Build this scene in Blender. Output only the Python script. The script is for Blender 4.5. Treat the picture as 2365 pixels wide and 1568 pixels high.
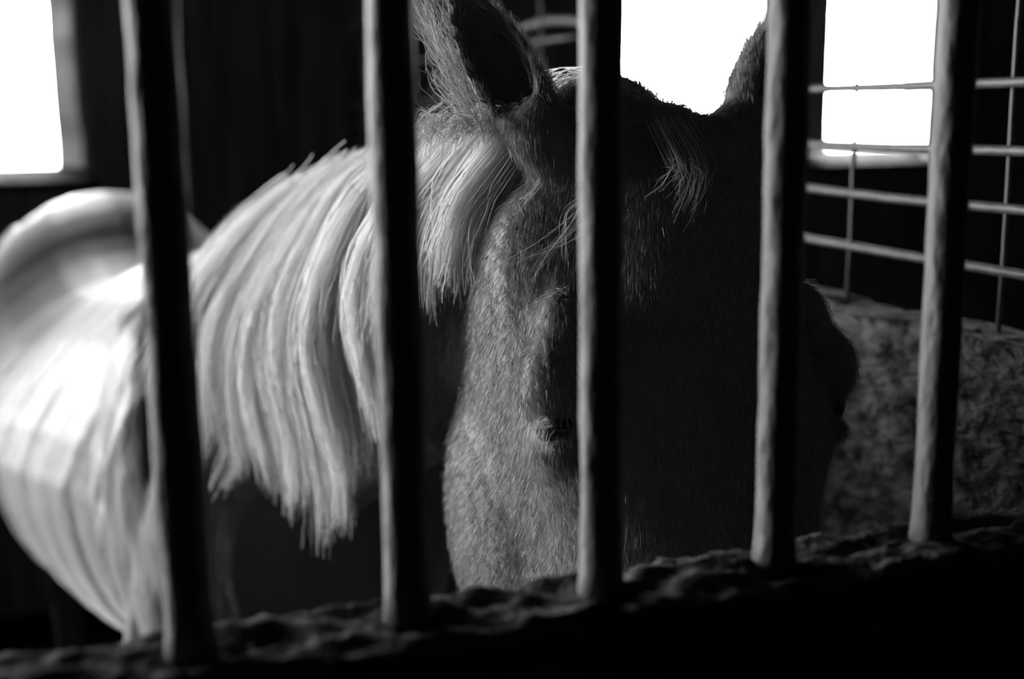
import bpy, bmesh, math, random
import numpy as np
from mathutils import Vector, Matrix
from mathutils.bvhtree import BVHTree

for o in list(bpy.data.objects):
    bpy.data.objects.remove(o, do_unlink=True)
scene = bpy.context.scene
C = scene.collection
rng = np.random.default_rng(7)
random.seed(7)

# ------------------------------------------------------------------ camera
F_PX, PITCH, ROLL, HEAD = 2800.0, 0.1878, -0.0103, 0.3407
CAM = Vector((0.0, 0.0, 1.55))
FW = Vector((math.sin(HEAD) * math.cos(PITCH), math.cos(HEAD) * math.cos(PITCH), -math.sin(PITCH)))
R0 = Vector((math.cos(HEAD), -math.sin(HEAD), 0.0))
U0 = R0.cross(FW)
RT = R0 * math.cos(ROLL) + U0 * math.sin(ROLL)
UP = U0 * math.cos(ROLL) - R0 * math.sin(ROLL)
cam_data = bpy.data.cameras.new('camera')
cam = bpy.data.objects.new('camera', cam_data)
C.objects.link(cam)
m = Matrix.Identity(4)
for r in range(3):
    m[r][0], m[r][1], m[r][2], m[r][3] = RT[r], UP[r], -FW[r], CAM[r]
cam.matrix_world = m
cam_data.sensor_fit = 'HORIZONTAL'
cam_data.sensor_width = 36.0
cam_data.lens = F_PX / 2365.0 * 36.0
cam_data.clip_start = 0.02
cam_data.dof.use_dof = True
cam_data.dof.focus_distance = 0.91
cam_data.dof.aperture_fstop = cam_data.lens / 15.0
cam_data.dof.aperture_blades = 7
scene.camera = cam


def at(px, py, depth):
    """world point seen at photo pixel (px, py) at a distance along the optical axis"""
    return CAM + (FW + RT * ((px - 1182.5) / F_PX) - UP * ((py - 784.0) / F_PX)) * depth


# ------------------------------------------------------------------ sky and exposure
SKY = 66.0
world = bpy.data.worlds.new('overcast_sky')
scene.world = world
world.use_nodes = True
bg = world.node_tree.nodes['Background']
bg.inputs['Color'].default_value = (1, 1, 1, 1)
bg.inputs['Strength'].default_value = SKY
vs = scene.view_settings
vs.view_transform = 'Standard'
vs.look = 'None'
vs.exposure = 0.0
vs.gamma = 1.0
vs.use_curve_mapping = False
scene.cycles.use_denoising = True
scene.cycles.max_bounces = 6
scene.cycles.diffuse_bounces = 3
scene.cycles.sample_clamp_indirect = 4.0

YB = 3.90          # inner face of the back wall
WT = 0.14          # its thickness
WIN_L = (-0.72, 0.030, 1.39, 2.45)
WIN_R = (1.70, 3.09, 1.385, 2.15)
XL, XR = -8.2, 4.6           # side walls of the barn
YD, XC = 6.0, -0.80          # unseen bay and barn doorway, added left of the stall for side light
ADDED_DOOR = (-6.8, -3.2, 0.0, 3.40)
ZD = 3.6                     # ceiling of that bay
for i, (x0, x1, z0, z1) in enumerate((WIN_L, WIN_R, ADDED_DOOR)):
    ld = bpy.data.lights.new('window_portal', 'AREA')
    ld.shape = 'RECTANGLE'
    ld.size, ld.size_y = x1 - x0, z1 - z0
    ld.cycles.is_portal = True
    lo = bpy.data.objects.new('window_portal', ld)
    C.objects.link(lo)
    lo.location = ((x0 + x1) / 2, (YD if i == 2 else YB) + WT + 0.02, (z0 + z1) / 2)
    lo.rotation_euler = (math.radians(-90), 0, 0)


# ------------------------------------------------------------------ materials
def new_mat(name):
    mt = bpy.data.materials.new(name)
    mt.use_nodes = True
    nt = mt.node_tree
    return mt, nt, nt.nodes['Principled BSDF']


def grey(v):
    return (v, v, v, 1)


def surface(name, lo, hi, rough=0.8, scale=8.0, stretch=(1, 1, 1), bump=0.3, bscale=None, spec=0.2, detail=6.0):
    mt, nt, b = new_mat(name)
    tc = nt.nodes.new('ShaderNodeTexCoord')
    mp = nt.nodes.new('ShaderNodeMapping')
    mp.inputs['Scale'].default_value = stretch
    nt.links.new(tc.outputs['Object'], mp.inputs['Vector'])
    nz = nt.nodes.new('ShaderNodeTexNoise')
    nz.inputs['Scale'].default_value = scale
    nz.inputs['Detail'].default_value = detail
    nt.links.new(mp.outputs['Vector'], nz.inputs['Vector'])
    cr = nt.nodes.new('ShaderNodeValToRGB')
    cr.color_ramp.elements[0].position = 0.33
    cr.color_ramp.elements[1].position = 0.68
    cr.color_ramp.elements[0].color = grey(lo)
    cr.color_ramp.elements[1].color = grey(hi)
    nt.links.new(nz.outputs['Fac'], cr.inputs['Fac'])
    nt.links.new(cr.outputs['Color'], b.inputs['Base Color'])
    nb = nt.nodes.new('ShaderNodeTexNoise')
    nb.inputs['Scale'].default_value = bscale or scale * 2
    nb.inputs['Detail'].default_value = 5
    nt.links.new(mp.outputs['Vector'], nb.inputs['Vector'])
    bp = nt.nodes.new('ShaderNodeBump')
    bp.inputs['Strength'].default_value = bump
    bp.inputs['Distance'].default_value = 0.01
    nt.links.new(nb.outputs['Fac'], bp.inputs['Height'])
    nt.links.new(bp.outputs['Normal'], b.inputs['Normal'])
    b.inputs['Roughness'].default_value = rough
    b.inputs['Specular IOR Level'].default_value = spec
    return mt


def hair_mat(name, v, trans=0.35, vary=0.25):
    mt, nt, b = new_mat(name)
    out = nt.nodes['Material Output']
    at_ = nt.nodes.new('ShaderNodeAttribute')
    at_.attribute_name = 'shade'
    mr = nt.nodes.new('ShaderNodeMapRange')
    mr.inputs['To Min'].default_value = v * (1 - vary)
    mr.inputs['To Max'].default_value = v * (1 + vary)
    nt.links.new(at_.outputs['Fac'], mr.inputs['Value'])
    nt.links.new(mr.outputs['Result'], b.inputs['Base Color'])
    b.inputs['Roughness'].default_value = 0.45
    b.inputs['Specular IOR Level'].default_value = 0.35
    tr = nt.nodes.new('ShaderNodeBsdfTranslucent')
    nt.links.new(mr.outputs['Result'], tr.inputs['Color'])
    mx = nt.nodes.new('ShaderNodeMixShader')
    mx.inputs['Fac'].default_value = trans
    nt.links.new(b.outputs['BSDF'], mx.inputs[1])
    nt.links.new(tr.outputs['BSDF'], mx.inputs[2])
    nt.links.new(mx.outputs['Shader'], out.inputs['Surface'])
    return mt


M = {}
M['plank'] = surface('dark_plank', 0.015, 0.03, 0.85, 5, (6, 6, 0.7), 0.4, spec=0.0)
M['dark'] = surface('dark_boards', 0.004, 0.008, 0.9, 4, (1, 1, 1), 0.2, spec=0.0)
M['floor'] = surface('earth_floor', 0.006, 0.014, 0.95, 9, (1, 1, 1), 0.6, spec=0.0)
M['ground'] = surface('outside_ground', 0.25, 0.35, 0.95, 2, (1, 1, 1), 0.2)
M['trim'] = surface('window_wood', 0.02, 0.045, 0.8, 14, (1, 1, 0.4), 0.5, spec=0.0)
M['hazed_plank'] = surface('plank_with_window_haze', 0.10, 0.30, 0.9, 3, (6, 6, 0.5), 0.3, spec=0.0)  # back wall planks made paler: window haze put into their colour
M['reveal'] = surface('whitewashed_reveal', 0.55, 0.8, 0.9, 14, (1, 1, 0.4), 0.5, spec=0.0)
M['pipe'] = surface('rusty_pipe', 0.07, 0.12, 0.65, 60, (1, 1, 0.35), 0.5, 90, 0.5)
M['ledge'] = surface('caked_ledge', 0.02, 0.12, 0.6, 50, (0.6, 1, 1), 1.0, 70, 0.0)
M['wire'] = surface('galvanised_rod', 0.055, 0.095, 0.55, 40, (1, 1, 1), 0.2, None, 0.5)
M['rough'] = surface('rough_wall_board', 0.04, 0.26, 0.9, 26, (1, 0.8, 1.6), 1.0, 42, 0.0)
for nd in M['rough'].node_tree.nodes:
    if nd.type == 'BUMP':
        nd.inputs['Distance'].default_value = 0.03
    if nd.type == 'MAPPING':
        nd.inputs['Rotation'].default_value = (0.7, 0, 0)
M['body'] = surface('horse_coat', 0.078, 0.112, 0.55, 16, (1, 1, 0.5), 0.25, 60, 0.25)
M['body'].node_tree.nodes['Principled BSDF'].inputs['Sheen Weight'].default_value = 0.4
M['body'].node_tree.nodes['Principled BSDF'].inputs['Sheen Roughness'].default_value = 0.35
M['fur'] = hair_mat('short_coat_hair', 0.22, 0.3, 0.35)
M['mane'] = hair_mat('flaxen_mane_hair', 0.78, 0.42, 0.26)
M['forelock'] = hair_mat('forelock_hair', 0.40, 0.35, 0.5)
M['eye'], _nt, _b = new_mat('horse_eye')
_b.inputs['Base Color'].default_value = grey(0.006)
_b.inputs['Roughness'].default_value = 0.06
M['lash'] = hair_mat('eyelash_hair', 0.5, 0.35, 0.3)
M['hoof'] = surface('hoof_horn', 0.04, 0.08, 0.6, 20)


# ------------------------------------------------------------------ helpers
def mesh_obj(name, verts, faces, mat, parent=None, smooth=False, shade=None):
    me = bpy.data.meshes.new(name)
    me.from_pydata([tuple(v) for v in verts], [], [tuple(f) for f in faces])
    me.validate()
    return link_mesh(name, me, mat, parent, smooth)


def link_mesh(name, me, mat, parent=None, smooth=False):
    if mat is not None:
        me.materials.clear()
        me.materials.append(mat)
    if smooth:
        me.polygons.foreach_set('use_smooth', [True] * len(me.polygons))
    me.update()
    o = bpy.data.objects.new(name, me)
    C.objects.link(o)
    if parent is not None:
        o.parent = parent
    return o


def empty(name, loc=(0, 0, 0)):
    o = bpy.data.objects.new(name, None)
    C.objects.link(o)
    o.location = loc
    o.empty_display_size = 0.1
    return o


def tag(o, label, cat, group=None):
    o['label'] = label
    o['category'] = cat
    if group:
        o['group'] = group
    return o


def structure(o, label, cat):
    tag(o, label, cat)
    o['kind'] = 'structure'
    return o


def box_data(x0, x1, y0, y1, z0, z1):
    v = [(x, y, z) for x in (x0, x1) for y in (y0, y1) for z in (z0, z1)]
    f = [(0, 1, 3, 2), (4, 6, 7, 5), (0, 4, 5, 1), (2, 3, 7, 6), (0, 2, 6, 4), (1, 5, 7, 3)]
    return v, f


def box(name, x0, x1, y0, y1, z0, z1, mat, parent=None, bevel=0.0):
    v, f = box_data(x0, x1, y0, y1, z0, z1)
    if bevel:
        bm = bmesh.new()
        vs_ = [bm.verts.new(p) for p in v]
        for q in f:
            bm.faces.new([vs_[i] for i in q])
        bmesh.ops.recalc_face_normals(bm, faces=bm.faces)
        bmesh.ops.bevel(bm, geom=bm.edges[:], offset=bevel, segments=2, affect='EDGES', profile=0.6)
        me = bpy.data.meshes.new(name)
        bm.to_mesh(me)
        bm.free()
        return link_mesh(name, me, mat, parent)
    return mesh_obj(name, v, f, mat, parent)


def tube_data(pts, rads, n=10, caps=True):
    pts = [Vector(p) for p in pts]
    if not hasattr(rads, '__len__'):
        rads = [rads] * len(pts)
    v, f = [], []
    prev = None
    for i, p in enumerate(pts):
        t = (pts[min(i + 1, len(pts) - 1)] - pts[max(i - 1, 0)]).normalized()
        if prev is None:
            a = Vector((0, 0, 1)) if abs(t.z) < 0.9 else Vector((1, 0, 0))
            side = t.cross(a).normalized()
        else:
            side = (prev - t * prev.dot(t)).normalized()
        prev = side
        up = t.cross(side)
        for k in range(n):
            a = 2 * math.pi * k / n
            v.append(p + (side * math.cos(a) + up * math.sin(a)) * rads[i])
    for i in range(len(pts) - 1):
        for k in range(n):
            k2 = (k + 1) % n
            f.append((i * n + k, i * n + k2, (i + 1) * n + k2, (i + 1) * n + k))
    if caps:
        f.append(tuple(range(n))[::-1])
        f.append(tuple((len(pts) - 1) * n + k for k in range(n)))
    return v, f


def tube(name, pts, rads, mat, parent=None, n=12):
    v, f = tube_data(pts, rads, n)
    return mesh_obj(name, v, f, mat, parent, True)


def catmull(pts, n):
    """n points along a smooth curve through pts"""
    P = np.array([tuple(p) for p in pts], float)
    P = np.vstack([2 * P[0] - P[1], P, 2 * P[-1] - P[-2]])
    out = []
    for u in np.linspace(0, len(P) - 3 - 1e-6, n):
        i = int(u)
        t = u - i
        a, b, c, d = P[i], P[i + 1], P[i + 2], P[i + 3]
        out.append(0.5 * ((2 * b) + (c - a) * t + (2 * a - 5 * b + 4 * c - d) * t * t + (3 * b - a - 3 * c + d) * t ** 3))
    return np.array(out)


# ------------------------------------------------------------------ the setting
ZC = 2.75                   # ceiling
YA = -3.2                   # far side of the aisle behind the camera
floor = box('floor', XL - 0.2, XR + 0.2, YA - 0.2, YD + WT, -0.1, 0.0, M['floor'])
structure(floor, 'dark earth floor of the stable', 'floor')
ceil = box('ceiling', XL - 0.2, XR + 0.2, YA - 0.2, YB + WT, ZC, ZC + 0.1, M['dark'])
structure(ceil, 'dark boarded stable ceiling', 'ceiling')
ceil2 = box('ceiling_added_bay', XL - 0.2, XC, YB + WT, YD + WT, ZD, ZD + 0.1, M['dark'])
structure(ceil2, 'dark ceiling of the added side bay beyond the stall', 'ceiling')
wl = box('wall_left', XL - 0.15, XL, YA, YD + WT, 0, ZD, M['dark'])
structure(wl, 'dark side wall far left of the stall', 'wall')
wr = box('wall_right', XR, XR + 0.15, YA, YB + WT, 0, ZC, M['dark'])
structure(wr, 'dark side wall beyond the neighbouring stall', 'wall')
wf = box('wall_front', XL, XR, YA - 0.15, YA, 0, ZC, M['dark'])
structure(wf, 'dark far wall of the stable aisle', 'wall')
wbay = box('wall_added_bay', XC - 0.10, XC, YB, YD + WT, 0, ZD, M['dark'])
structure(wbay, 'dark side wall of the added bay left of the stall', 'wall')
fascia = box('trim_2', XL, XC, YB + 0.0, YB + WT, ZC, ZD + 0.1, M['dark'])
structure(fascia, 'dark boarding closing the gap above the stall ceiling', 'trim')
wdoor = empty('wall_added_doorway', (0, YD, 0))  # end wall and doorway added to let sky light in from the side
structure(wdoor, 'dark end wall with a barn doorway added for side light', 'wall')
for (x0, x1, z0, z1) in ((XL, ADDED_DOOR[0], 0, ZD), (ADDED_DOOR[1], XC, 0, ZD), (ADDED_DOOR[0], ADDED_DOOR[1], ADDED_DOOR[3], ZD)):
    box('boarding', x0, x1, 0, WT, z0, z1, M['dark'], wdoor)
gr = box('ground', -60, 60, YB + WT + 0.01, 110, -0.3, -0.15, M['ground'])
structure(gr, 'pale ground outside the stable windows', 'ground')

wb = empty('wall_back', (0, YB, 0))
structure(wb, 'dark vertical plank back wall with bright window openings', 'wall')


def plank_run(x0, x1, z0, z1, y0, y1):
    """vertical planks, each its own piece, child of the back wall"""
    n = max(1, round((x1 - x0) / 0.19))
    w = (x1 - x0) / n
    for k in range(n):
        dy = random.uniform(-0.004, 0.006)
        o = box('plank', x0 + k * w + 0.003, x0 + (k + 1) * w - 0.003, y0 - YB - dy, y1 - YB, z0, z1, M['hazed_plank'], wb, 0.003)


cur = XC
for W in (WIN_L, WIN_R):
    for (x0, x1, z0, z1) in ((cur, W[0], 0, ZC), (W[0], W[1], 0, W[2] - 0.04), (W[0], W[1], W[3], ZC)):
        plank_run(x0, x1, z0, z1, YB, YB + 0.05)
        box('outer_boarding', x0, x1, 0.05, WT, z0, z1, M['dark'], wb)   # outer skin, no light through the joints
    cur = W[1]
plank_run(cur, XR, 0, ZC, YB, YB + 0.05)
box('outer_boarding', cur, XR, 0.05, WT, 0, ZC, M['dark'], wb)


def window(name, W, label, sill_front, sill_back, mullion=None, splay=0.085):
    x0, x1, z0, z1 = W
    w = empty(name, ((x0 + x1) / 2, YB, z0))
    structure(w, label, 'window')
    cx = (x0 + x1) / 2

    def part(nm, a, b, c, d, e, f):
        return box(nm, a - cx, b - cx, c - YB, d - YB, e - z0, f - z0, M['trim'], w, 0.003)
    for xe, sg in ((x0, 1), (x1, -1)):
        v = []
        for k in range(15):
            z = (z1 - z0) * k / 14
            wob = random.uniform(-.006, .006)
            v += [(xe - cx - sg * 0.004, WT, z), (xe - cx - sg * 0.004, -0.010, z), (xe - cx + sg * (0.012 + wob), -0.010, z), (xe - cx + sg * (splay + wob * .4), WT, z)]
        f = []
        for k in range(14):
            for q in range(4):
                q2 = (q + 1) % 4
                f.append((k * 4 + q, k * 4 + q2, k * 4 + 4 + q2, k * 4 + 4 + q))
        f += [(0, 3, 2, 1), (56, 57, 58, 59)]
        mesh_obj('jamb', v, f, M['reveal'], w)
    part('head_board', x0, x1, YB - 0.012, YB + WT, z1 - 0.03, z1)
    # sill sloping into the stall
    v = []
    for x in (x0 - 0.03 - cx, x1 + 0.03 - cx):
        v += [(x, -0.03, sill_front - 0.03), (x, -0.03, sill_front), (x, WT, sill_back), (x, WT, sill_front - 0.03)]
    f = [(0, 1, 2, 3), (7, 6, 5, 4), (0, 4, 5, 1), (1, 5, 6, 2), (2, 6, 7, 3), (3, 7, 4, 0)]
    mesh_obj('window_sill', v, f, M['trim'], w)
    if mullion:
        part('mullion', mullion[0], mullion[1], YB - 0.008, YB + WT * 0.8, z0, z1).data.materials[0] = M['reveal']
    return w


window('window_1', WIN_L, 'bright window in the back wall above the horse rump', -0.035, 0.0)
window('window_2', WIN_R, 'bright window with a mullion behind the horse ears', -0.045, 0.0, (2.348, 2.631), 0.03)

# ---- side partition: rough lower wall with a rod mesh panel on top
XP = 0.78
ZP = 1.55 - 0.213
part_wall = empty('wall_partition', (XP, 0.64, 0))
structure(part_wall, 'rough dark lower wall dividing the two stalls', 'wall')
# uneven top and faces
bm = bmesh.new()
ny, nz_ = 130, 36
y0, y1 = 0.64, YB - 0.02
hts = rng.normal(0, 1, ny + 1)
hts = np.convolve(hts, np.ones(5) / 5, 'same') * 0.006


def grid_face(xs, sign):
    rows = []
    for j in range(nz_ + 1):
        row = []
        for i in range(ny + 1):
            z = (ZP + hts[i]) * j / nz_
            row.append(bm.verts.new((xs + sign * (abs(rng.normal(0, 0.004))), (y1 - y0) * i / ny, z)))
        rows.append(row)
    for j in range(nz_):
        for i in range(ny):
            q = [rows[j][i], rows[j][i + 1], rows[j + 1][i + 1], rows[j + 1][i]]
            bm.faces.new(q if sign > 0 else q[::-1])
    return rows


ra = grid_face(0.0, -1)
rb = grid_face(0.06, 1)
for i in range(ny):
    bm.faces.new([ra[nz_][i], ra[nz_][i + 1], rb[nz_][i + 1], rb[nz_][i]])
for j in range(nz_):
    bm.faces.new([ra[j][0], ra[j + 1][0], rb[j + 1][0], rb[j][0]])
bmesh.ops.recalc_face_normals(bm, faces=bm.faces)
me = bpy.data.meshes.new('rough_boarding')
bm.to_mesh(me)
bm.free()
link_mesh('rough_boarding', me, M['rough'], part_wall, True)

panel = empty('mesh_panel', (XP + 0.03, 0.64, ZP))
tag(panel, 'galvanised rod mesh panel standing on the rough partition wall', 'mesh panel')
for z in (0.0195, -0.043, -0.096, -0.155, 0.118, 0.25, 0.40):
    zz = 1.55 + z - ZP
    pts = [(random.uniform(-.001, .001), t * (YB - 0.68), zz + random.uniform(-.0015, .0015)) for t in np.linspace(0.40 if abs(z - .118) < .001 else 0.0, 1, 16)]
    tube('horizontal_rod', pts, 0.0048, M['wire'], panel, 8)
ystep = 0.242
for k in range(17):
    yy = 0.915 - ystep + ystep * k
    if yy > YB - 0.05:
        break
    pts = [(0.006 + random.uniform(-.001, .001), yy - 0.64, z) for z in np.linspace(-0.004, 0.78, 12)]
    tube('vertical_rod', pts, 0.0027, M['wire'], panel, 6)
# bent bow of pipe fixed above the panel
bow = [at(1080, 75, 2.35), at(1160, 50, 2.2), at(1240, 47, 2.08), at(1300, 58, 2.0), at(1335, 76, 1.96), at(1346, 112, 1.96), at(1350, 190, 1.96), at(1352, 330, 1.96)]
bow = [Vector((XP + 0.045, p.y, p.z)) - Vector((XP + 0.03, 0.64, ZP)) for p in bow]
bow = [Vector((b.x, b.y, b.z)) for b in bow]
tube('bent_bow', catmull(bow, 40), 0.008, M['wire'], panel, 10)

# ---- unseen boarded partition, added to block the doorway light from the rump
plf = empty('wall_rump_shade', (XC, 2.90, 0))
structure(plf, 'tall dark boarded partition added to shade the horse rump', 'wall')
for k in range(6):
    box('board', -0.02, 0.02 + random.uniform(-.002, .002), 0, YB - 2.91, k * 0.285 + 0.002, (k + 1) * 0.285 - 0.002, M['dark'], plf, 0.003)

# ---- stall front: bars in a rail
YF = 0.581
ZL = 1.55 - 0.2618
front = empty('wall_front_boards', (0, YF, 0))
front.name = 'trim_1'
structure(front, 'dark board front of the stall under the bar grille', 'stall front')
zt = ZL - 0.035
for k in range(7):
    h = zt / 7
    box('board', -1.6, 1.9, -0.028 + random.uniform(-.002, .002), 0.02, k * h + 0.002, (k + 1) * h - 0.002, M['plank'], front, 0.003)

grille = empty('bar_grille', (0, YF, ZL))
tag(grille, 'row of upright rusty pipe bars welded to a caked rail in front of the horse', 'grille')
# caked, uneven rail top
bm = bmesh.new()
nx, nyy = 700, 16
rx0, rx1 = -1.6, 1.9
g = rng.normal(0, 1, (nx + 1, nyy + 1))
for ax, kk in ((0, 5), (1, 3)):
    ker = np.ones(kk) / kk
    g = np.apply_along_axis(lambda a: np.convolve(np.pad(a, kk // 2, 'edge'), ker, 'valid'), ax, g)
g = g / g.std() * 0.0019
rows = []
for i in range(nx + 1):
    row = []
    for j in range(nyy + 1):
        t = j / nyy
        y = -0.036 + 0.071 * t
        edge = min(t, 1 - t)
        row.append(bm.verts.new((rx0 + (rx1 - rx0) * i / nx, y, g[i, j] - 0.006 * max(0, 0.12 - edge) / 0.12)))
    rows.append(row)
for i in range(nx):
    for j in range(nyy):
        bm.faces.new([rows[i][j], rows[i + 1][j], rows[i + 1][j + 1], rows[i][j + 1]])
lowf = [bm.verts.new((rx0 + (rx1 - rx0) * i / nx, -0.036, -0.036)) for i in (0, nx)]
lowb = [bm.verts.new((rx0 + (rx1 - rx0) * i / nx, 0.035, -0.036)) for i in (0, nx)]
bm.faces.new([rows[i][0] for i in range(nx, -1, -1)] + [lowf[0], lowf[1]])
bm.faces.new([rows[i][nyy] for i in range(nx + 1)] + [lowb[1], lowb[0]])
bm.faces.new([lowf[0], lowb[0], lowb[1], lowf[1]])
me = bpy.data.meshes.new('rail')
bm.to_mesh(me)
bm.free()
link_mesh('rail', me, M['ledge'], grille, True)
BX0, BS = 0.0364, 0.11
for i in range(-9, 14):
    x = BX0 + BS * i
    n = 60
    ph = random.uniform(0, 6)
    rad = [0.0117 + 0.0002 * math.sin(ph + k * 0.9) + random.uniform(-.00035, .00035) for k in range(n)]
    rad[0], rad[1] = 0.0135, 0.0122
    pts = [(x + 0.0004 * math.sin(ph + k * .25), 0.0, -0.004 + 1.0 * (k / (n - 1))) for k in range(n)]
    tube('bar', pts, rad, M['pipe'], grille, 18)
box('top_rail', rx0, rx1, -0.03, 0.03, 0.985, 1.03, M['pipe'], grille, 0.004)

# ------------------------------------------------------------------ the horse
horse = empty('horse', (0.15, 1.9, 0))
HB = Vector((0.15, 1.9, 0))
tag(horse, 'pale maned horse facing the bars, head lowered, body receding to the left', 'horse')

POLL = Vector((0.432, 0.805, 1.546))
HS = (1.06, 1.10, 1.13)
INC = math.radians(16)
TILT = math.radians(-1.5)
_d = Vector((0, -math.sin(INC), -math.cos(INC)))
_n = Vector((0, -math.cos(INC), math.sin(INC)))
_l = Vector((-1, 0, 0))
_rot = Matrix.Rotation(TILT, 3, _n)
HD, HN, HL = _rot @ _d, _n.copy(), _rot @ _l


def H(l, n, t):
    """head space: l towards the horse's right, n out of the forehead, t down the face from the poll"""
    return POLL + HL * (l * HS[0]) + HN * (n * HS[1]) + HD * (t * HS[2])


shape = bmesh.new()


def add_rings(rings):
    n = len(rings[0])
    vs_ = [[shape.verts.new(p) for p in r] for r in rings]
    for a, b in zip(vs_[:-1], vs_[1:]):
        for k in range(n):
            k2 = (k + 1) % n
            shape.faces.new((a[k], a[k2], b[k2], b[k]))
    for r, rev in ((vs_[0], True), (vs_[-1], False)):
        c = shape.verts.new(sum((v.co for v in r), Vector()) / n)
        for k in range(n):
            k2 = (k + 1) % n
            shape.faces.new((c, r[k2], r[k]) if rev else (c, r[k], r[k2]))


def ellipsoid(c, ax, n1=18, n2=12):
    """c centre, ax three axis vectors with their radii as lengths"""
    c = Vector(c)
    rings = []
    for i in range(1, n2):
        th = math.pi * i / n2
        rings.append([c + ax[2] * math.cos(th) + (ax[0] * math.cos(2 * math.pi * k / n1) + ax[1] * math.sin(2 * math.pi * k / n1)) * math.sin(th)
                      for k in range(n1)])
    add_rings(rings)


def limb(pts, n=14, k=5):
    """pts: (x,y,z,radius_side,radius_fore)"""
    P = catmull([p[:3] for p in pts], k * len(pts))
    Rr = catmull([(p[3], p[4], 0) for p in pts], k * len(pts))
    rings = []
    for i in range(len(P)):
        t = Vector(P[min(i + 1, len(P) - 1)] - P[max(i - 1, 0)]).normalized()
        s = Vector((1, 0, 0))
        s = (s - t * s.dot(t)).normalized()
        u = t.cross(s)
        rings.append([Vector(P[i]) + s * math.cos(2 * math.pi * j / n) * Rr[i][0] + u * math.sin(2 * math.pi * j / n) * Rr[i][1] for j in range(n)])
    add_rings(rings)


# trunk: (y, xc, top, bottom, half width, upper squeeze)
TR = [(1.36, .262, 1.16, .90, .12, .95), (1.44, .25, 1.28, .82, .185, .92), (1.56, .23, 1.33, .76, .212, .90), (1.70, .205, 1.350, .74, .236, .84),
      (1.84, .18, 1.348, .72, .262, .74), (2.02, .15, 1.320, .70, .285, .74), (2.22, .12, 1.262, .70, .305, .8), (2.42, .09, 1.285, .74, .31, .85),
      (2.58, .07, 1.360, .80, .30, .8), (2.72, .055, 1.388, .86, .285, .8), (2.88, .04, 1.36, .90, .26, .82), (3.02, .03, 1.28, .92, .21, .85), (3.12, .025, 1.16, .96, .13, .9)]
T2 = catmull([(a[0], a[1], a[2]) for a in TR], 40)
T3 = catmull([(a[3], a[4], a[5]) for a in TR], 40)
rings = []
for a, b in zip(T2, T3):
    y, xc, top = a
    bot, hw, sq = b
    zc = bot + (top - bot) * 0.48
    r = []
    for j in range(28):
        an = 2 * math.pi * j / 28
        cx, sz = math.cos(an), math.sin(an)
        x = hw * math.copysign(abs(cx) ** 0.85, cx)
        if sz > 0:
            x *= 1 - (1 - sq) * sz ** 1.5
            z = zc + (top - zc) * sz
        else:
            z = zc + (zc - bot) * sz
        r.append(Vector((xc + x, y, z)))
    rings.append(r)
add_rings(rings)
# shoulders, arms and quarters
for s in (-1, 1):
    xc = .222
    ellipsoid((xc - .005 + s * .130, 1.66, 1.08), (Vector((.085, s * -.03, 0)), Vector((0, .17, .06)), Vector((0, -.08, .24))))
    ellipsoid((xc + s * .125, 1.56, 0.96), (Vector((.070, 0, 0)), Vector((0, .11, .0)), Vector((0, 0, .15))))
    limb([(xc + s * .125, 1.60, 1.04, .06, .08), (xc + s * .14, 1.60, .80, .07, .085), (xc + s * .135, 1.585, .62, .05, .06), (xc + s * .13, 1.58, .46, .042, .045),
          (xc + s * .13, 1.585, .38, .033, .036), (xc + s * .13, 1.59, .22, .026, .03), (xc + s * .13, 1.58, .14, .033, .036), (xc + s * .13, 1.55, .075, .03, .034), (xc + s * .13, 1.535, .045, .04, .046)])
    xh = .045
    ellipsoid((xh + s * .15, 2.84, 1.05), (Vector((.12, 0, 0)), Vector((0, .2, .02)), Vector((0, -.04, .27))))
    limb([(xh + s * .15, 2.82, .98, .11, .17), (xh + s * .155, 2.80, .78, .085, .13), (xh + s * .15, 2.90, .60, .05, .075), (xh + s * .145, 2.99, .47, .04, .055),
          (xh + s * .14, 2.98, .38, .035, .045), (xh + s * .14, 2.95, .22, .03, .034), (xh + s * .14, 2.93, .14, .036, .038), (xh + s * .14, 2.89, .075, .032, .036), (xh + s * .14, 2.875, .045, .042, .048)])
# neck: centre, half height along its own up, half width
NK = [(.20, 1.78, 1.11, .25, .17), (.232, 1.56, 1.20, .215, .120), (.285, 1.28, 1.31, .168, .085), (.345, 1.06, 1.385, .135, .075), (.392, .93, 1.435, .113, .072), (.415, .865, 1.475, .09, .065)]
P = catmull([p[:3] for p in NK], 30)
Q = catmull([(p[3], p[4], 0) for p in NK], 30)
rings = []
CREST = []
for i in range(30):
    t = Vector(P[min(i + 1, 29)] - P[max(i - 1, 0)]).normalized()
    s = t.cross(Vector((0, 0, 1))).normalized()
    u = s.cross(t)
    c = Vector(P[i])
    r = []
    for j in range(20):
        an = 2 * math.pi * j / 20
        cx, sz = math.cos(an), math.sin(an)
        w = Q[i][1] * (1 - 0.5 * max(0, sz) ** 2 - 0.25 * max(0, -sz) ** 2)
        r.append(c + s * w * cx + u * Q[i][0] * sz)
    rings.append(r)
    CREST.append(c + u * Q[i][0])
add_rings(rings)
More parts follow.
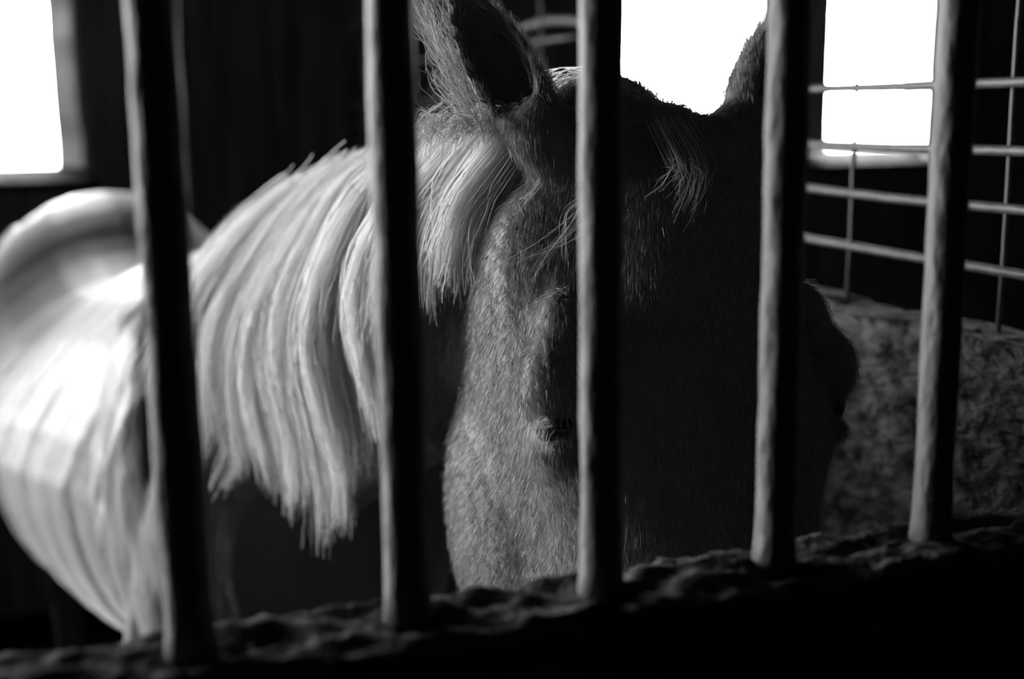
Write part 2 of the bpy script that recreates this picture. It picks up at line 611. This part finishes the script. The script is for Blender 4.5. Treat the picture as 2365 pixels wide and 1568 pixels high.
# head: half profiles (l, n) from the dorsal to the ventral midline at each t
HP = [(-.03, [(0, -.075), (.02, -.075), (.035, -.085), (.04, -.10), (.035, -.12), (.02, -.13), (0, -.135)]),
      (.00, [(0, -.035), (.030, -.038), (.048, -.055), (.065, -.09), (.06, -.13), (.035, -.155), (0, -.16)]),
      (.04, [(0, -.008), (.030, -.013), (.066, -.043), (.110, -.087), (.106, -.15), (.060, -.18), (0, -.19)]),
      (.09, [(0, .003), (.036, -.001), (.074, -.036), (.122, -.090), (.118, -.17), (.074, -.215), (0, -.22)]),
      (.14, [(0, .006), (.044, .001), (.085, -.034), (.118, -.084), (.120, -.18), (.085, -.25), (0, -.25)]),
      (.20, [(0, .008), (.070, -.004), (.112, -.042), (.114, -.09), (.118, -.19), (.104, -.285), (0, -.275)]),
      (.26, [(0, .008), (.056, -.004), (.094, -.046), (.106, -.11), (.118, -.20), (.110, -.300), (0, -.285)]),
      (.32, [(0, .007), (.042, -.003), (.085, -.048), (.098, -.11), (.110, -.19), (.100, -.285), (0, -.265)]),
      (.38, [(0, .004), (.034, -.005), (.074, -.046), (.086, -.10), (.092, -.155), (.074, -.225), (0, -.215)]),
      (.46, [(0, 0), (.036, -.010), (.05, -.04), (.058, -.08), (.056, -.12), (.04, -.155), (0, -.155)]),
      (.53, [(0, -.006), (.036, -.014), (.052, -.045), (.058, -.07), (.055, -.1), (.04, -.13), (0, -.135)]),
      (.585, [(0, -.03), (.034, -.035), (.048, -.055), (.048, -.078), (.042, -.1), (.028, -.12), (0, -.122)]),
      (.605, [(0, -.05), (.02, -.052), (.03, -.062), (.03, -.078), (.026, -.094), (.015, -.105), (0, -.108)])]
tt = [h[0] for h in HP]
prof = np.array([h[1] for h in HP])
NT = 44
cols = [catmull([(tt[i], prof[i, k, 0], prof[i, k, 1]) for i in range(len(HP))], NT) for k in range(7)]
rings = []
for i in range(NT):
    half = catmull([cols[k][i] for k in range(7)], 19)
    half[:, 1] = np.clip(half[:, 1], 0, None)
    half[0, 1] = half[-1, 1] = 0
    full = [H(p[1], p[2], p[0]) for p in half] + [H(-p[1], p[2], p[0]) for p in half[-2:0:-1]]
    rings.append(full)
add_rings(rings)
EYES = []
for s in (-1, 1):
    # brow and orbit, lower rim, facial crest, nostril
    ellipsoid(H(s * .110, -.040, .167), (HL * .022, HN * .028, HD * .032))
    ellipsoid(H(s * .098, -.046, .138), (HL * .018, HN * .026, HD * .036))
    ellipsoid(H(s * .100, -.060, .215), (HL * .017, HN * .022, HD * .022))
    ellipsoid(H(s * .095, -.215, .255), (HL * .036, HN * .10, HD * .12))
    ellipsoid(H(s * .040, -.045, .555), (HL * .022, HN * .022, HD * .03))
    ellipsoid(H(s * .108, -.044, .211), (HL * .016, HN * .024, HD * .009))
    ellipsoid(H(s * .113, -.042, .177), (HL * .017, HN * .026, HD * .011))
    EYES.append(H(s * .1035, -.043, .193))


def ear(s, base, tip, open_dir):
    base, tip = Vector(base), Vector(tip)
    ax = (tip - base)
    L = ax.length
    ax.normalize()
    o = (open_dir - ax * open_dir.dot(ax)).normalized()
    sd = ax.cross(o)
    ns = 16
    rings = []
    for i in range(ns):
        q = i / (ns - 1)
        w = np.interp(q, [0, .12, .3, .5, .7, .85, .95, 1], [.026, .027, .030, .028, .022, .014, .007, .003])
        th = np.interp(q, [0, .15, .4, 1], [.02, .012, .008, .006])
        half = np.interp(q, [0, .25, 1], [2.6, 2.0, 1.55])
        c = base + ax * (L * q) + o * (-.006 * math.sin(q * math.pi))
        ring = []
        na = 11
        for j in range(na):
            a = math.pi + half * (-1 + 2 * j / (na - 1))
            ring.append(c + (o * math.cos(a) + sd * math.sin(a)) * w)
        for j in range(na - 1, -1, -1):
            a = math.pi + half * .97 * (-1 + 2 * j / (na - 1))
            ring.append(c + (o * math.cos(a) + sd * math.sin(a)) * max(w - th, .0008))
        rings.append(ring)
    add_rings(rings)
    ellipsoid(base - ax * .012, (o * .024, sd * .026, ax * .03))
    ellipsoid(base * .55 + H(s * .03, -.07, .03) * .45, (o * .03, sd * .04, ax * .03))
    return base, tip, o


EARS = []
ellipsoid(at(1400, 262, .975), (HL * .046, HN * .03, HD * .031))
EARS.append(ear(1, at(1232, 285, .930), at(1030, -55, .955), (HN * .75 + HL * .55)))
ellipsoid(at(1700, 278, .985), (HL * .022, HN * .018, HD * .016))
EARS.append(ear(-1, at(1724, 306, .990), at(1888, -40, 1.015), (HN * .75 - HL * .55)))

bmesh.ops.recalc_face_normals(shape, faces=shape.faces)
me = bpy.data.meshes.new('body_shape')
shape.to_mesh(me)
shape.free()
tmp = bpy.data.objects.new('body_shape', me)
C.objects.link(tmp)
md = tmp.modifiers.new('remesh', 'REMESH')
md.mode = 'VOXEL'
md.voxel_size = 0.0055
md.use_smooth_shade = True
sm = tmp.modifiers.new('smooth', 'SMOOTH')
sm.factor = 0.5
sm.iterations = 7
dg = bpy.context.evaluated_depsgraph_get()
dg.update()
body_me = bpy.data.meshes.new_from_object(tmp.evaluated_get(dg))
bpy.data.objects.remove(tmp, do_unlink=True)
body_me.name = 'body'
body = link_mesh('body', body_me, M['body'], horse, True)
body.location = -HB
bpy.context.view_layer.update()
nv = len(body_me.vertices)
BV = np.empty(nv * 3)
body_me.vertices.foreach_get('co', BV)
BV = BV.reshape(-1, 3)
un = BV[:, 1] * .80 + BV[:, 2] * .50
kx = np.linspace(un.min(), un.max(), 90)
kv = rng.normal(size=90)
kv2 = rng.normal(size=90)
fade = np.clip((BV[:, 1] - 1.45) / .15, 0, 1) * np.clip((2.6 - BV[:, 1]) / .3, 0, 1) * np.clip((1.30 - BV[:, 2]) / .15, .15, 1)
wz = np.clip((1.12 - BV[:, 2]) / .15, 0, 1)
rel = (np.interp(un, kx, kv) * (1 - wz) + np.interp(BV[:, 1] * 1.1 + .25, kx, kv2) * wz) * .0034 * fade
vn = np.empty(nv * 3)
body_me.vertices.foreach_get('normal', vn)
BV = BV + vn.reshape(-1, 3) * rel[:, None]
body_me.vertices.foreach_set('co', BV.ravel())
body_me.update()
BNrm = np.empty(nv * 3)
body_me.vertices.foreach_get('normal', BNrm)
BNrm = BNrm.reshape(-1, 3)
bvh = BVHTree.FromPolygons([Vector(v) for v in BV], [tuple(p.vertices) for p in body_me.polygons])


def hparent(o):
    o.parent = horse
    o.location = -HB
    return o


# hooves
for (x, y, s) in ((.222, 1.53, -1), (.222, 1.53, 1), (.045, 2.87, -1), (.045, 2.87, 1)):
    w = .13 if y < 2 else .14
    v, f = tube_data([(x + s * w, y, 0), (x + s * w, y + .004, .03), (x + s * w, y + .015, .07)], [.058, .054, .044], 16)
    hparent(mesh_obj('hoof', v, f, M['hoof'], None, True))


# ---- hair
def ribbons(name, curves, width, mat, parent_fn=hparent, shade=None, taper=0.75, root=1.0):
    """curves: (N,K,3) -> thin tapering blades joined into one mesh"""
    N, K, _ = curves.shape
    tg = np.gradient(curves, axis=1)
    tg /= np.linalg.norm(tg, axis=2, keepdims=True) + 1e-9
    rv = rng.normal(size=(N, 1, 3))
    sd = np.cross(tg, np.repeat(rv, K, 1))
    sd /= np.linalg.norm(sd, axis=2, keepdims=True) + 1e-9
    q = np.linspace(0, 1, K)[None, :, None]
    w = (width if np.ndim(width) else np.full(N, width))[:, None, None] * (1 - taper * q ** 1.5) * (root + (1 - root) * np.minimum(1, q * 4)) * 0.5
    V = np.stack([curves - sd * w, curves + sd * w], axis=2).reshape(-1, 3)
    b = (np.arange(N)[:, None] * K + np.arange(K - 1)[None, :]).reshape(-1) * 2
    Fc = np.stack([b, b + 1, b + 3, b + 2], 1)
    me = bpy.data.meshes.new(name)
    me.vertices.add(len(V))
    me.vertices.foreach_set('co', V.astype(np.float32).ravel())
    me.loops.add(Fc.size)
    me.loops.foreach_set('vertex_index', Fc.astype(np.int32).ravel())
    me.polygons.add(len(Fc))
    me.polygons.foreach_set('loop_start', np.arange(0, Fc.size, 4, dtype=np.int32))
    me.update(calc_edges=True)
    a = me.attributes.new('shade', 'FLOAT', 'POINT')
    sh = rng.random(N) if shade is None else shade
    a.data.foreach_set('value', np.repeat(sh, K * 2).astype(np.float32))
    o = link_mesh(name, me, mat, None, True)
    o['kind'] = 'stuff'
    if parent_fn:
        parent_fn(o)
    return o


def fur(name, P, Nn, flow, length, width, mat, lift=0.35, jitter=0.35):
    """one short two-segment blade on each point"""
    N = len(P)
    fl = flow - Nn * np.sum(flow * Nn, 1, keepdims=True)
    fl /= np.linalg.norm(fl, axis=1, keepdims=True) + 1e-9
    d = fl + Nn * lift + rng.normal(size=(N, 3)) * jitter * 0.5
    d /= np.linalg.norm(d, axis=1, keepdims=True)
    L = (length if np.ndim(length) else np.full(N, length)) * rng.uniform(.6, 1.25, N)
    e = d + fl * 0.5
    e /= np.linalg.norm(e, axis=1, keepdims=True)
    p1 = P + d * L[:, None] * 0.55
    p2 = p1 + e * L[:, None] * 0.45
    cur = np.stack([P - Nn * 0.0008, p1, p2], 1)
    return ribbons(name, cur, width, mat, taper=0.85)


def lock(guide, n, spread0, spread1, clump=1.0, K=14, wave=0.004, frizz=0.004, lenvar=0.25):
    """n strands round a guide polyline"""
    G = catmull(guide, K)
    tg = np.gradient(G, axis=0)
    tg /= np.linalg.norm(tg, axis=1, keepdims=True)
    off = rng.normal(size=(n, 3))
    q = np.linspace(0, 1, K)
    sp = spread0 + (spread1 - spread0) * q ** clump
    ph = rng.uniform(0, 6.28, (n, 1))
    cur = np.empty((n, K, 3))
    for i in range(n):
        lv = 1 - abs(rng.normal()) * lenvar
        Gi = np.stack([np.interp(q * max(lv, .3), q, G[:, k]) for k in range(3)], 1)
        o2 = off[i][None, :] * sp[:, None]
        o2 = o2 - tg * np.sum(o2 * tg, 1, keepdims=True) * 0.7
        wv = (np.sin(q * 7 + ph[i]) * wave * q)[:, None] * rng.normal(size=(1, 3))
        fz = np.cumsum(rng.normal(size=(K, 3)), 0) * frizz * 0.2
        cur[i] = Gi + o2 + wv + fz * q[:, None]
    return cur


NKP = catmull([p[:3] for p in NK], 120)
NKQ = catmull([(p[3], p[4], 0) for p in NK], 120)


def neck_x(y, z, default):
    i = int(np.argmin(abs(NKP[:, 1] - y)))
    v = (z - NKP[i, 2]) / NKQ[i, 0] * .9
    if abs(v) > 1:
        return default
    return NKP[i, 0] - NKQ[i, 1] * math.sqrt(1 - v * v) * (1 - .5 * max(0, v) ** 2)


def surf_x(y, z, default):
    if y < 1.2:
        return neck_x(y, z, default)
    h = bvh.ray_cast(Vector((-1.5, y, z)), Vector((1, 0, 0)))
    return h[0].x if h[0] is not None else default


CR = catmull(CREST, 200)


def crest_at(y):
    i = int(np.argmin(abs(CR[:, 1] - y)))
    return CR[i]


def NK_LIM(y):
    i = int(np.argmin(abs(NKP[:, 1] - y)))
    return NKP[i, 0] - NKQ[i, 1]


# mane: locks falling over the horse's right side of the neck
mane_c = []
mane_s = []
rng = np.random.default_rng(21)
yl = np.sort(np.concatenate([np.linspace(0.90, 1.55, 33), rng.uniform(.95, 1.46, 11)]))
for i, y in enumerate(yl):
    c = crest_at(y)
    u = (y - .9) / .8
    L = np.interp(u, [0, .12, .22, .34, .48, .65, .82], [.15, .19, .31, .385, .33, .25, .17]) * rng.uniform(.88, 1.1)
    lean = np.interp(u, [0, .2, .5, .75], [.02, .05, .10, .07]) * rng.uniform(.6, 1.3)
    outw = rng.uniform(.004, .042)
    arch = rng.uniform(.004, .028)
    g = [Vector(c) + Vector((rng.uniform(-.01, .02), 0, .008))]
    last = c[0]
    ns = 7
    for k in range(1, ns + 1):
        q = k / ns
        z = c[2] + arch * math.sin(min(1, q * 2.5) * math.pi) - L * (q ** 1.25)
        yy = c[1] + lean * q ** .9
        sx = surf_x(yy, z, last)
        sx = max(min(sx, last + .012), NK_LIM(yy) - .02)
        last = sx
        g.append(Vector((sx - outw * min(1, q * 2) - .004, yy, z)))
    n = int(rng.integers(200, 340))
    mane_s.append(np.clip(rng.uniform(.0, 1.0) + rng.normal(size=n) * .14, 0, 1))
    mane_c.append(lock(g, n, .0095, rng.uniform(.003, .007), .9, 14, .004, .006, .22))
# loose strands over all of it
ribbons('mane', np.concatenate(mane_c), rng.uniform(.0007, .0012, sum(len(a) for a in mane_c)), M['mane'], taper=.6, shade=np.concatenate(mane_s))

# wispy hair standing behind the near ear and on the poll
w_c = []
for i in range(30):
    q = rng.random()
    px = 1128 - 150 * q + rng.normal() * 18
    py = 300 - 300 * q + rng.normal() * 10
    d = .955 + rng.uniform(0, .03)
    a = at(px + 20, py + 60, d)
    b = at(px - 20 + rng.normal() * 20, py - 10, d + .004)
    c = at(px - 45 + rng.normal() * 30, py - 75 + rng.normal() * 25, d + .01)
    w_c.append(lock([a, b, c], 14, .003, .006, 1, 8, .004, .008))
for i in range(26):
    px = rng.uniform(965, 1160)
    d = rng.uniform(.95, .99)
    a = at(px + 25, 300 + rng.uniform(-30, 10), d)
    w_c.append(lock([a, at(px, 290, d - .004), at(px - 25, 330 + rng.uniform(0, 60), d - .006)], 24, .006, .008, 1, 8, .003, .006))
for i in range(30):
    px = rng.uniform(1265, 1600)
    base = 215 if px < 1400 else 205 + (px - 1440) * .3
    d = .95
    hgt = rng.uniform(15, 60) * (1 if px < 1380 else .45)
    w_c.append(lock([at(px, base + 10, d), at(px + rng.normal() * 6, base - hgt * .5, d), at(px + rng.normal() * 22, base - hgt, d)], 14, .004, .005, 1, 6, .001, .005))
wc = [np.stack([np.stack([np.interp(np.linspace(0, 1, 8), np.linspace(0, 1, a.shape[1]), s[:, k]) for k in range(3)], 1) for s in a]) for a in w_c]
ribbons('poll_tuft', np.concatenate(wc), .00045, M['forelock'], taper=.7)

# forelock: thin strands down the forehead and a few swept across the brow
f_c = []
for i in range(15):
    t1 = rng.uniform(.04, .085)
    l0 = rng.normal() * .007 + .012
    l1 = l0 + rng.uniform(.004, .026)
    g = [H(l0, -.02, .0), H(l0 * 1.1, .008, .035), H((l0 + l1) / 2, .016, .035 + (t1 - .03) * .5), H(l1, .015, t1)]
    f_c.append(lock(g, 6, .003, .004, 1, 12, .002, .003))
SWD = .845
SW = [[(1345, 470), (1310, 530), (1250, 610), (1203, 707)], [(1345, 485), (1270, 545), (1180, 600), (1126, 655)], [(1340, 500), (1290, 560), (1235, 625), (1222, 660)],
      [(1345, 455), (1305, 490), (1300, 560), (1308, 615)], [(1255, 415), (1220, 460), (1165, 485)], [(1250, 425), (1215, 470), (1188, 500)], [(1225, 440), (1212, 465), (1216, 490)],
      [(1345, 530), (1300, 560), (1240, 585), (1190, 605)], [(1345, 520), (1285, 565), (1220, 600), (1180, 640)]]
for g in SW:
    k = int(rng.integers(3, 7))
    f_c.append(lock([at(x, y, SWD + .004 * j) for j, (x, y) in enumerate(g)], k, .0025, .0012, 1, 12, .0015, .002, .12))
ribbons('forelock', np.concatenate(f_c), .0005, M['forelock'], taper=.7)

# eyes with lids and lashes
for i, c in enumerate(EYES):
    s = -1 if i == 0 else 1
    bm = bmesh.new()
    bmesh.ops.create_uvsphere(bm, u_segments=24, v_segments=16, radius=.019)
    bmesh.ops.translate(bm, vec=c, verts=bm.verts)
    me = bpy.data.meshes.new('eye')
    bm.to_mesh(me)
    bm.free()
    eo = hparent(link_mesh('eye', me, M['eye'], None, True))
    e_c = []
    for k in range(60):
        a = rng.uniform(-1, 1)
        p0 = c + HL * (s * .018) + HN * (.016 - a * .020) + HD * (-.006 + .012 * a * a)
        p1 = p0 + HL * (s * .006) + HD * .004 + Vector(rng.normal(size=3)) * .002
        p2 = p1 + HL * (s * .004) + HD * (.010 + rng.uniform(0, .008)) + HN * rng.normal() * .004
        e_c.append(catmull([p0, p1, p2], 7))
    if s < 0:
        continue
    for g in ([(1262, 880), (1285, 935), (1312, 985), (1338, 1022)], [(1268, 895), (1300, 950), (1322, 990), (1345, 1012)], [(1285, 915), (1305, 950), (1330, 985)],
              [(1275, 905), (1295, 965), (1310, 1005), (1335, 1040)], [(1345, 1040), (1318, 1070), (1300, 1115)], [(1345, 1052), (1312, 1078), (1285, 1090)],
              [(1350, 1075), (1330, 1120), (1318, 1150), (1300, 1168)], [(1340, 1060), (1310, 1090), (1288, 1112)]):
        for r in range(2):
            e_c.append(catmull([at(x + rng.normal() * 3, y + rng.normal() * 3, .885 + .003 * q) for q, (x, y) in enumerate(g)], 7))
    lash = ribbons('eyelash', np.array(e_c), .0005, M['lash'], taper=.8)
    lash.parent = eo
    lash.location = (0, 0, 0)

# coat on the head, ears and near neck: short blades
hd = BV - np.array(POLL)
tl = hd @ np.array(HD)
sel = np.where((BV[:, 1] < 1.10) & (BV[:, 2] > 1.12))[0]
NF = 260000
idx = rng.choice(sel, NF)
Pj = BV[idx] + rng.normal(size=(NF, 3)) * .0018
Nj = BNrm[idx]
flow = np.tile(np.array(HD), (NF, 1))
ear_m = tl[idx] < -.035
flow[ear_m] = -np.array(HD)
cheek = (hd[idx] @ np.array(HN)) < -.09
flow[cheek] = flow[cheek] * .8 - np.array(HN) * .5
fur('coat', Pj, Nj, flow, .0075, .00033, M['fur'], .22, .2)

# light fringe of hair along the edges of ears, poll and brow
fr = []


def fringe(path, n, out, ln, spread=.5):
    for q in rng.random(n):
        p = catmull([(x, y, 0) for x, y in path], 40)[int(q * 39)]
        hit = None
        for st in range(14):
            px, py = p[0] + out[0] * (8 - 5 * st), p[1] + out[1] * (8 - 5 * st)
            d = (at(px, py, 1.0) - CAM).normalized()
            h = bvh.ray_cast(CAM, d, 1.3)
            if h[0] is not None:
                hit = h[0]
                break
        if hit is None:
            continue
        dv = (RT * (out[0] + rng.normal() * spread) - UP * (out[1] + rng.normal() * spread)).normalized()
        L = ln * rng.uniform(.4, 1.3)
        m1 = hit + dv * L * .5
        m2 = m1 + (dv + Vector(rng.normal(size=3)) * .35).normalized() * L * .5
        fr.append(catmull([hit - dv * .002, m1, m2], 5))


fringe([(1068, 0), (1130, 55), (1190, 110), (1245, 165), (1288, 212)], 420, (.75, -.65), .006)
fringe([(1035, 10), (1075, 110), (1120, 210), (1150, 275)], 160, (-.8, -.3), .009)
fringe([(1440, 188), (1500, 212), (1560, 240), (1600, 250), (1650, 246)], 420, (.1, -1), .010)
fringe([(1650, 246), (1700, 180), (1745, 115), (1790, 50)], 260, (-.75, -.65), .005)
fringe([(1735, 410), (1775, 490), (1860, 635), (1905, 690), (1960, 745), (1990, 820), (1995, 870)], 420, (.85, -.5), .004)
fringe([(1250, 770), (1262, 830), (1272, 900)], 160, (-.2, -.9), .008)
ribbons('hair_fringe', np.array(fr), .00035, M['lash'], taper=.8)
